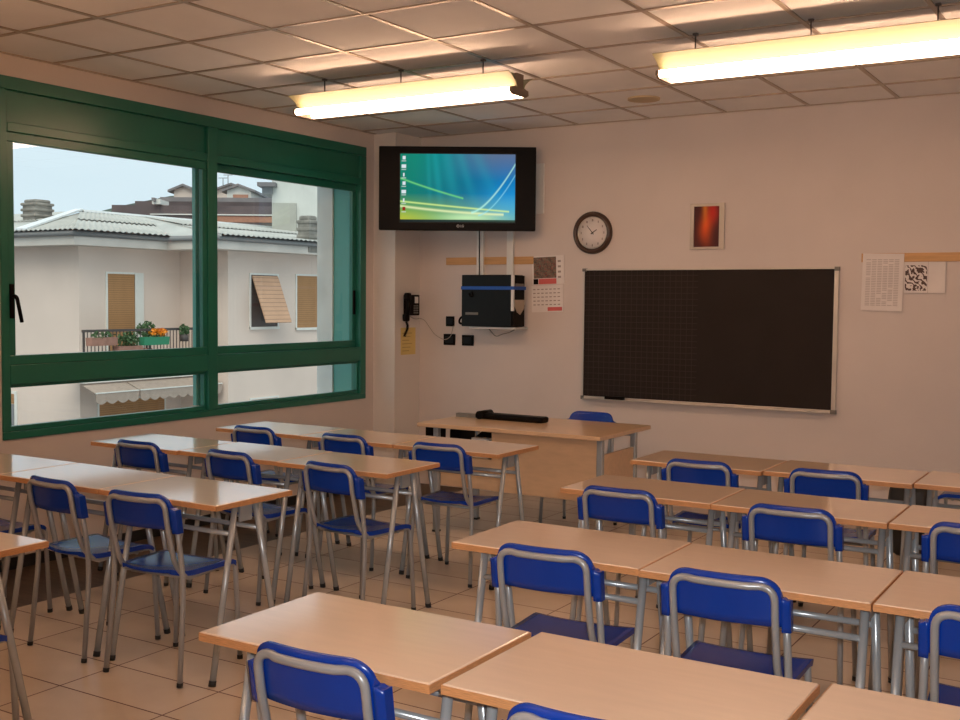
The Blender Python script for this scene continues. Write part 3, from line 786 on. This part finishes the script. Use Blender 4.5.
tag(obj('telephone_cable', bm, mat('grey_cable', (.35, .30, .24), .5)), 'thin grey cable drooping from the telephone to the wall socket', 'cable')
ye = thing('yellow_notice', 'yellow paper notice on the corner pillar under the telephone', 'notice', (PX, 7.62, 1.13))
B('sheet', M['yellow'], ye, (.0005, .003, 0, .215, 0, .23))
bm = NB()
for j in range(6): box(bm, .003, .0036, .02, .02+.10+.02*(j % 3), .03+.03*j, .036+.03*j)
obj('printed_lines', bm, M['yellow2'], ye)
# dark bag near the front wall
bm = NB(); bmesh.ops.create_uvsphere(bm, u_segments=24, v_segments=16, radius=1)
for v in bm.verts:
    a = v.co; f = lambda s: math.copysign(abs(s)**.55, s)
    v.co = Vector((f(a.x)*.14, f(a.y)*.12, .265+f(a.z)*.262))
for f in bm.faces: f.smooth = True
bg = obj('school_bag', bm, M['cap'], None, (-1.28, 7.32, .005)); tag(bg, 'dark rounded bag seen under the front row desks below the blackboard\'s right', 'bag')


# ------------------------------------------------------------------ outside
struct(B('ground', M['asphalt'], None, (-160, -6.3, -60, 140, -7.3, -7)))
hs = thing('neighbour_house', 'pale rendered house with corrugated roof and brown shutters across the street', 'house', (-25, 20, -7))
def HB(n, m, *bx, par=None, bev=0):
    bx = [(a+25, b+25, c-20, d-20, e+7, f+7) for a, b, c, d, e, f in bx]
    return B(n, m, par or hs, *bx, bev=bev)
def HM(n, bm, m):
    for v in bm.verts: v.co += Vector((25, -20, 7))
    return obj(n, bm, m, hs)
W1, WY, X2 = -22.24, 20.99, -20.5
bm = NB(); prism(bm, [(-33, 17.75), (W1, 17.75), (W1, WY), (X2, WY), (X2, 34), (-33, 34)], -7, 2.85); HM('wall', bm, M['housewall'])
bm = NB(); prism(bm, [(-34.6, 17.15), (-21.64, 17.15), (-21.64, 20.0), (-19.9, 20.0), (-19.9, 34.6), (-34.6, 34.6)], 2.80, 3.03); HM('eaves', bm, M['fascia'])
bm = NB()
for pts in ([(-34.6, 17.1), (-21.6, 17.1), (-21.6, 19.95), (-19.85, 19.95), (-19.85, 34.6)],):
    sweep(bm, [(x, y, 3.07) for x, y in pts], .07, 8)
HM('gutter', bm, M['gutter'])
def ripple(bm, eave0, eave1, top0, top1, n, amp=.015, zo=0, t0=0, t1=1):
    # corrugated sheet: n waves between edges eave0-eave1 (low) and top0-top1 (high)
    e0, e1, p0, p1 = map(Vector, (eave0, eave1, top0, top1)); prev = None; N = n*6
    for i in range(N+1):
        u = i/N; z = amp*math.sin(2*PI*n*u)+zo
        a = e0.lerp(e1, u); b = p0.lerp(p1, u); a, b = a.lerp(b, t0), a.lerp(b, t1)
        va = bm.verts.new(a+Vector((0, 0, z))); vb = bm.verts.new(b+Vector((0, 0, z))); va2 = bm.verts.new(a+Vector((0, 0, z-.02)))
        if prev:
            f = bm.faces.new((prev[0], va, vb, prev[1])); f.smooth = True
            f = bm.faces.new((prev[0], va, va2, prev[2]))
        prev = (va, vb, va2)
RZ = 3.93; R0 = (-25.9, 20.75, RZ); R1 = (-25.9, 34, RZ)
Hc = (-23.4, 17.0, 3.17)
bm = NB()
ripple(bm, (-21.45, 17.0, 3.17), (-21.45, 19.95, 3.17), R0, (-25.9, 23, RZ), 16, t1=.52)
ripple(bm, (-21.45, 17.0, 3.17), (-21.45, 19.95, 3.17), R0, (-25.9, 23, RZ), 16, zo=.05, t0=.48)
ripple(bm, (-19.7, 19.95, 3.17), (-19.7, 34.6, 3.17), (-25.9, 23, RZ), R1, 80, t1=.52)
ripple(bm, (-19.7, 19.95, 3.17), (-19.7, 34.6, 3.17), (-25.9, 23, RZ), R1, 80, zo=.05, t0=.48)
ripple(bm, Hc, (-21.45, 17.0, 3.17), R0, (-25.89, 20.751, RZ), 11)
ripple(bm, (-34.6, 17.0, 3.17), Hc, (-33, 20.75, RZ), R0, 60, t1=.52); ripple(bm, (-34.6, 17.0, 3.17), Hc, (-33, 20.75, RZ), R0, 60, zo=.05, t0=.48)
quad(bm, (-25.9, 20.75, RZ-.02), (-25.9, 34, RZ-.02), (-34.6, 34.6, 3.1), (-34.6, 20.75, 3.1))
quad(bm, (-19.7, 19.96, 3.1), (-19.7, 19.96, 3.17), (-25.9, 23, RZ+.04), (-21.45, 19.96, 3.1))
HM('roof', bm, M['roof'])
bm = NB(); a, b = Vector(Hc), Vector(R0); nrm = Vector((.32, .0, .0))
for s in (0,):
    q4 = [a+Vector((-.2, 0, .05)), a+Vector((.25, 0, .05)), b+Vector((.12, 0, .12)), b+Vector((-.25, 0, .12))]
    lo = [p-Vector((0, 0, .05)) for p in q4]; vt = [bm.verts.new(p) for p in q4]; vl = [bm.verts.new(p) for p in lo]
    bm.faces.new(vt); bm.faces.new(vl[::-1])
    for k in range(4): bm.faces.new((vt[k], vt[(k+1) % 4], vl[(k+1) % 4], vl[k]))
box(bm, -26.0, -25.75, 20.75, 34, RZ+.03, RZ+.09)
HM('ridge_flashing', bm, M['flash'])
# door and shutters
def opening(x, y0, y1, z0, z1, face='x', shut=True):
    f = .05
    if face == 'x':
        o = HB('window_surround', M['surround'], (x, x+.03, y0-f, y0, z0-f, z1+f), (x, x+.03, y1, y1+f, z0-f, z1+f), (x, x+.03, y0, y1, z1, z1+f), (x, x+.06, y0-f, y1+f, z0-f-.02, z0))
        HB('window_reveal', M['iron'], (x-.002, x+.006, y0, y1, z0, z1))
        if shut: HB('roller_shutter', M['shutter'], (x+.007, x+.022, y0, y1, z0, z1))
    return
opening(W1, 18.59, 19.44, -.35, 2.16); HB('door_jamb', M['surround'], (W1, W1+.04, 19.44, 19.72, -.35, 2.2))
opening(X2, 21.82, 22.85, .82, 2.20, shut=False)
opening(X2, 23.65, 24.55, .77, 2.22)
bm = NB()   # blind tilted out of its window
ps = [(X2+.06, 21.84, 2.18), (X2+.06, 22.83, 2.18), (X2+.55, 22.83, .95), (X2+.55, 21.84, .95)]
vt = [bm.verts.new(p) for p in ps]; vl = [bm.verts.new(Vector(p)+Vector((-.03, 0, -.015))) for p in ps]; bm.faces.new(vt); bm.faces.new(vl[::-1])
for k in range(4): bm.faces.new((vt[k], vt[(k+1) % 4], vl[(k+1) % 4], vl[k]))
HM('tilted_blind', bm, M['blind'])
opening(X2, 21.82, 22.85, -2.6, -1.12); opening(X2, 23.65, 24.55, -2.7, -1.36)
opening(W1, 18.3, 20.4, -3.2, -1.0)
HB('side_window', M['surround'], (-25.1, -24.62, 17.71, 17.75, -2.2, -.83)); HB('side_shutter', M['shutter'], (-25.05, -24.72, 17.69, 17.708, -1.15, -.9)); HB('side_pane', M['gutter'], (-25.05, -24.72, 17.69, 17.708, -2.2, -1.16))
HB('upper_side_window', M['surround'], (-25.0, -24.8, 17.71, 17.75, .6, 2.1))
# balcony
BXX = -21.14
HB('balcony_slab', M['surround'], (W1, BXX+.06, 16.97, WY, -.42, -.24))
bm = NB()
for y in [16.99+.105*k for k in range(39)]: box(bm, BXX-.008, BXX+.008, y-.008, y+.008, -.24, .76)
box(bm, BXX-.025, BXX+.025, 16.95, WY, .76, .82); box(bm, BXX-.015, BXX+.015, 16.97, WY, -.14, -.11)
for y in (16.99, 18.95, 20.9): box(bm, BXX-.02, BXX+.02, y-.02, y+.02, -.24, .8)
HM('railing', bm, M['iron'])
def chimney(x, y, z0, z1, w_):
    bm = NB(); n = 4; h = (z1-z0)
    box(bm, x-w_*.42, x+w_*.42, y-w_*.42, y+w_*.42, z0, z1-h*.15)
    for k in range(n): box(bm, x-w_/2, x+w_/2, y-w_/2, y+w_/2, z0+h*(.18+.2*k), z0+h*(.28+.2*k), bev=.03)
    box(bm, x-w_*.4, x+w_*.4, y-w_*.4, y+w_*.4, z1-h*.14, z1, bev=.05)
    return bm
c1 = at(37.5, 215, 29.5); HM('chimney', chimney(c1.x, c1.y, c1.z-.35, at(37.5, 200, 29.5).z, .62), M['stone'])
c2 = at(308, 238, 30.5); HM('chimney', chimney(c2.x, c2.y, c2.z-.4, at(308, 216, 30.5).z, .46), M['stone'])
# awnings below the balcony
def awning(y0, y1, zt, label):
    t = thing('awning', label, 'awning', (BXX, (y0+y1)/2, zt)); L = (y1-y0)/2
    bm = NB(); q = [(.065, -L, 0), (.065, L, 0), (.50, L, -.16), (.50, -L, -.16)]
    vt = [bm.verts.new(p) for p in q]; vl = [bm.verts.new(Vector(p)-Vector((0, 0, .015))) for p in q]
    bm.faces.new(vt); bm.faces.new(vl[::-1])
    for k in range(4): bm.faces.new((vt[k], vt[(k+1) % 4], vl[(k+1) % 4], vl[k]))
    obj('awning_fabric', bm, M['awning'], t)
    bm = NB(); n = int(2*L/.28)*8; prev = None
    for i in range(n+1):
        y = -L+2*L*i/n; z = -.36-.07*abs(math.sin(PI*i/8))
        vs = [bm.verts.new((xx, y, zz)) for xx, zz in ((.50, -.16), (.515, -.16), (.515, z), (.50, z))]
        if prev:
            for k in range(4): bm.faces.new((prev[k], prev[(k+1) % 4], vs[(k+1) % 4], vs[k]))
        prev = vs
    obj('scalloped_valance', bm, M['awning'], t)
    B('awning_bar', M['surround'], t, (.49, .53, -L, L, -.175, -.15))
awning(16.9, 18.15, -.46, 'beige scalloped awning under the balcony across the street, left of two')
awning(18.2, 20.9, -.46, 'beige scalloped awning under the balcony across the street, right of two')
# plants on the balcony
def leaves(bm, c, r, n, s):
    for _ in range(n):
        d = Vector((random.gauss(0, 1), random.gauss(0, 1), random.gauss(0, 1))).normalized()*random.random()**.4
        p = Vector(c)+Vector((d.x*r[0], d.y*r[1], d.z*r[2]))
        a = Vector((random.uniform(-1, 1), random.uniform(-1, 1), random.uniform(-1, 1))).normalized(); b_ = a.orthogonal().normalized()
        vs = [p+a*s, p+b_*s*.5, p-a*s, p-b_*s*.5]; bm.faces.new([bm.verts.new(v) for v in vs])
def planter(y0, y1, z0, z1, m, label, foliage, flowers=None, dx=.16):
    t = thing('flower_box', label, 'flower box', (BXX+dx, (y0+y1)/2, z0)); L = (y1-y0)/2; h = z1-z0
    bm = NB(); extr(bm, [(-.09, 0), (.09, 0), (.11, h), (-.11, h)], 'y', -L, L); obj('box', bm, m, t)
    B('bracket', M['iron'], t, (-dx-.008, -.09, -L*.7-.01, -L*.7+.01, h*.5, h*.6), (-dx-.008, -.09, L*.7-.01, L*.7+.01, h*.5, h*.6))
    bm = NB(); leaves(bm, (0, 0, h+foliage[0]*.6), (.12, L, foliage[0]), foliage[1], .05); obj('leaves', bm, M['leaf'], t)
    if flowers:
        bm = NB(); leaves(bm, (.03, flowers[1], h+.10), (.12, L*flowers[2], .11), flowers[0], .045); obj('flowers', bm, M['flower'], t)
planter(18.55, 19.35, .42, .62, M['pgreen'], 'green balcony flower box with bright orange flowers across the street', (.08, 90), (150, .1, .8))
planter(17.0, 17.75, .45, .64, M['terracotta'], 'reddish balcony flower box with sparse plants across the street, leftmost', (.09, 70))
planter(17.8, 18.5, .25, .42, M['terracotta'], 'leafy overhanging flower box left of the orange flowers', (.22, 260))
t = thing('potted_bush', 'round green bush in a dark pot behind the orange flowers', 'plant', (BXX-.45, 19.25, -.24))
bm = NB(); cyl(bm, (0, 0, 0), (0, 0, .55), .14, 16); obj('pot', bm, M['terracotta'], t)
bm = NB(); sweep(bm, [(0, 0, .5), (0, 0, .95)], .02, 6); obj('stem', bm, M['iron'], t)
bm = NB(); leaves(bm, (0, 0, 1.0), (.25, .25, .22), 260, .05); obj('leaves', bm, M['leaf'], t)
t = thing('potted_plant', 'small plant in a dark pot on the railing near the window mullion', 'plant', (BXX+.14, 19.95, .48))
bm = NB(); cyl(bm, (0, 0, 0), (0, 0, .17), .1, 14); obj('pot', bm, M['iron'], t)
B('bracket', M['iron'], t, (-.148, -.09, -.01, .01, .08, .11))
bm = NB(); leaves(bm, (0, 0, .28), (.12, .14, .16), 120, .045); obj('leaves', bm, M['leaf'], t)

# the tower block standing behind the house roof
def slab(px0, px1, py0, py1, d, depth):      # upright box seen between those bearings, d metres off
    a, b = at(px0, py1, d), at(px1, py1, d); zt = at(px0, py0, d).z
    n = Vector((-(b-a).y, (b-a).x, 0)).normalized()*depth
    return [(a.x, a.y), (b.x, b.y), (b.x+n.x, b.y+n.y), (a.x+n.x, a.y+n.y)], a.z, zt
def TB(name, m, px0, px1, py0, py1, d, depth, parent=None, zlow=None, cen=None):
    poly, z0, z1 = slab(px0, px1, py0, py1, d, depth); bm = NB(); prism(bm, poly, z0 if zlow is None else zlow, z1)
    if cen is not None:
        for v in bm.verts: v.co -= Vector(cen)
    return obj(name, bm, m, parent)
cH = Vector((-25, 20, -7))
TB('roof_tower', M['tower'], 272, 360, 150, 240, 36, 5, hs, 3.2, cH)
TB('tower_patch', M['patch'], 272.5, 296, 203, 240, 35.9, .1, hs, None, cH)
TB('tower_eave', M['farroof'], 257, 275, 182, 186, 35.5, 4, hs, None, cH); TB('tower_eave', M['gutter'], 262, 272, 187, 194, 35.8, 3, hs, None, cH)
# far terraces and houses on the hill
cF = at(190, 215, 74); cF = Vector((cF.x, cF.y, -7))
ter = thing('terraced_building', 'long dark terraced building on the hillside far behind the corrugated roof', 'building', cF)
TB('terrace_wall', M['darkwood'], 112, 276, 205, 240, 70, 2.5, ter, -7, cF)
TB('terrace_wall', M['darkwood'], 135, 276, 201, 206, 73, 2.5, ter, None, cF)
TB('terrace_wall', M['farroof'], 160, 276, 197, 204, 76, 2.5, ter, None, cF)
TB('parapet', M['surround'], 150, 276, 213.5, 214.6, 69.8, .2, ter, None, cF)
TB('terrace_band', M['brick'], 205, 276, 216, 222, 69.9, .1, ter, None, cF)
TB('terrace_hut', M['surround'], 152, 160, 199, 204, 69.5, 2, ter, None, cF); TB('chimney_stub', M['farroof'], 151.5, 154, 197.5, 201, 69, 1, ter, None, cF)
def gable(name, label, px0, px1, ye, yr, yb, d, wallm, cat='house'):
    c = at((px0+px1)/2, yb, d); c0 = Vector((c.x, c.y, c.z)); t = thing(name, label, cat, c0)
    a, b = at(px0+2, yb, d), at(px1-2, yb, d); u = (b-a).normalized(); n = Vector((-u.y, u.x, 0)).normalized()
    ze = at(px0, ye, d).z; zr = at(px0, yr, d).z
    bm = NB(); prism(bm, [(p.x, p.y) for p in (a, b, b+n*6, a+n*6)], -7.0, ze)
    mid = (a+b)/2
    f1 = [bm.verts.new((a.x, a.y, ze)), bm.verts.new((b.x, b.y, ze)), bm.verts.new((mid.x, mid.y, zr-.15))]; bm.faces.new(f1)
    for v in bm.verts: v.co -= c0
    obj('wall', bm, wallm, t)
    bm = NB(); l, r = a-u*.4-n*.4, b+u*.4-n*.4; mm = mid-n*.4
    for e in (l, r):
        q = [Vector((e.x, e.y, ze-.1)), Vector((mm.x, mm.y, zr)), Vector((mm.x, mm.y, zr))+n*7, Vector((e.x, e.y, ze-.1))+n*7]
        vt = [bm.verts.new(p) for p in q]; vl = [bm.verts.new(p-Vector((0, 0, .18))) for p in q]; bm.faces.new(vt); bm.faces.new(vl[::-1])
        for k in range(4): bm.faces.new((vt[k], vt[(k+1) % 4], vl[(k+1) % 4], vl[k]))
    for v in bm.verts: v.co -= c0
    obj('roof', bm, M['farroof'], t); return t, c0
g1, cc = gable('hill_house', 'small beige gabled house on the hill left of the window mullion', 172, 196, 189, 184, 198, 88, M['housewall'])
g1b, cc = gable('hill_house', 'tan gabled house on the hill behind the white one', 214, 250, 189, 183, 200, 98, M['housewall'])
g2, cc = gable('hill_house', 'white gabled house with a red-brown door on the hill, left of the grey tower', 225, 253, 189, 184, 206, 86, M['surround'])
TB('garage_door', M['brick'], 233, 248, 194.5, 206, 85.8, .1, g2, None, cc)
tag(TB('white_terrace', M['flash'], 215, 262, 200, 214, 83, .2, None, -7), 'low white wall below the white house on the hill', 'wall')
bm = NB(); pts = [at(x, y, 112) for x, y in ((60, 222), (120, 206), (170, 196), (230, 192), (275, 196), (330, 205), (420, 225))]
for a, b in zip(pts, pts[1:]):
    n = FW*40
    quad(bm, (a.x, a.y, -7), (b.x, b.y, -7), b, a); quad(bm, a, b, (b+n)+Vector((0, 0, 2)), (a+n)+Vector((0, 0, 2)))
struct(obj('hill', bm, M['hill']))
bm = NB()
for px, y0, y1 in ((228, 184, 175), (223, 186, 178)):
    a, b = at(px, y0, 97), at(px, y1, 97); sweep(bm, [a, b], .04, 5); sweep(bm, [b-RT*.4, b+RT*.4], .03, 5)
o = obj('roof_antennas', bm, M['gutter']); tag(o, 'thin aerials above the far houses on the hill', 'antenna')
tag(TB('far_roof', M['farroof'], -20, 22, 214, 224, 60, 8, None, -7), 'grey roof far off at the left edge behind the corrugated roof', 'roof')

# ------------------------------------------------------------------ light
wd = bpy.data.worlds.new('overcast'); bpy.context.scene.world = wd; wd.use_nodes = True
nt = wd.node_tree; bg = nt.nodes['Background']
tc = nt.nodes.new('ShaderNodeTexCoord'); nz = nt.nodes.new('ShaderNodeTexNoise'); nz.inputs['Scale'].default_value = 2.2; nz.inputs['Detail'].default_value = 3
mp = nt.nodes.new('ShaderNodeMapping'); mp.inputs['Scale'].default_value = (1, 1, 4)
nt.links.new(tc.outputs['Generated'], mp.inputs['Vector']); nt.links.new(mp.outputs['Vector'], nz.inputs['Vector'])
rp = nt.nodes.new('ShaderNodeValToRGB'); rp.color_ramp.elements[0].position = .35; rp.color_ramp.elements[1].position = .7
rp.color_ramp.elements[0].color = (.63, .72, .80, 1); rp.color_ramp.elements[1].color = (.70, .78, .85, 1)
nt.links.new(nz.outputs['Fac'], rp.inputs['Fac']); nt.links.new(rp.outputs['Color'], bg.inputs['Color'])
bg.inputs['Strength'].default_value = 1.3
sl = bpy.data.lights.new('veiled_sun', 'SUN'); sl.energy = 2.0; sl.angle = R(50); sl.color = (1, .9, .8)
so = bpy.data.objects.new('veiled_sun', sl); C.objects.link(so)
so.rotation_euler = Vector((-.45, .75, -1.0)).to_track_quat('-Z', 'Y').to_euler()

fl = bpy.data.lights.new('camera_flash', 'SPOT'); fl.energy = 250; fl.spot_size = R(78); fl.spot_blend = 1; fl.shadow_soft_size = .03; fl.color = (.95, .97, 1)
fo = bpy.data.objects.new('camera_flash', fl); C.objects.link(fo); fo.location = EYE + RT*.05 + UP*.06; fo.rotation_euler = (FW + RT*.16 - UP*.08).to_track_quat('-Z', 'Y').to_euler()
vs = bpy.context.scene.view_settings
vs.view_transform = 'Standard'; vs.look = 'None'; vs.exposure = 0; vs.gamma = 1; vs.use_curve_mapping = False
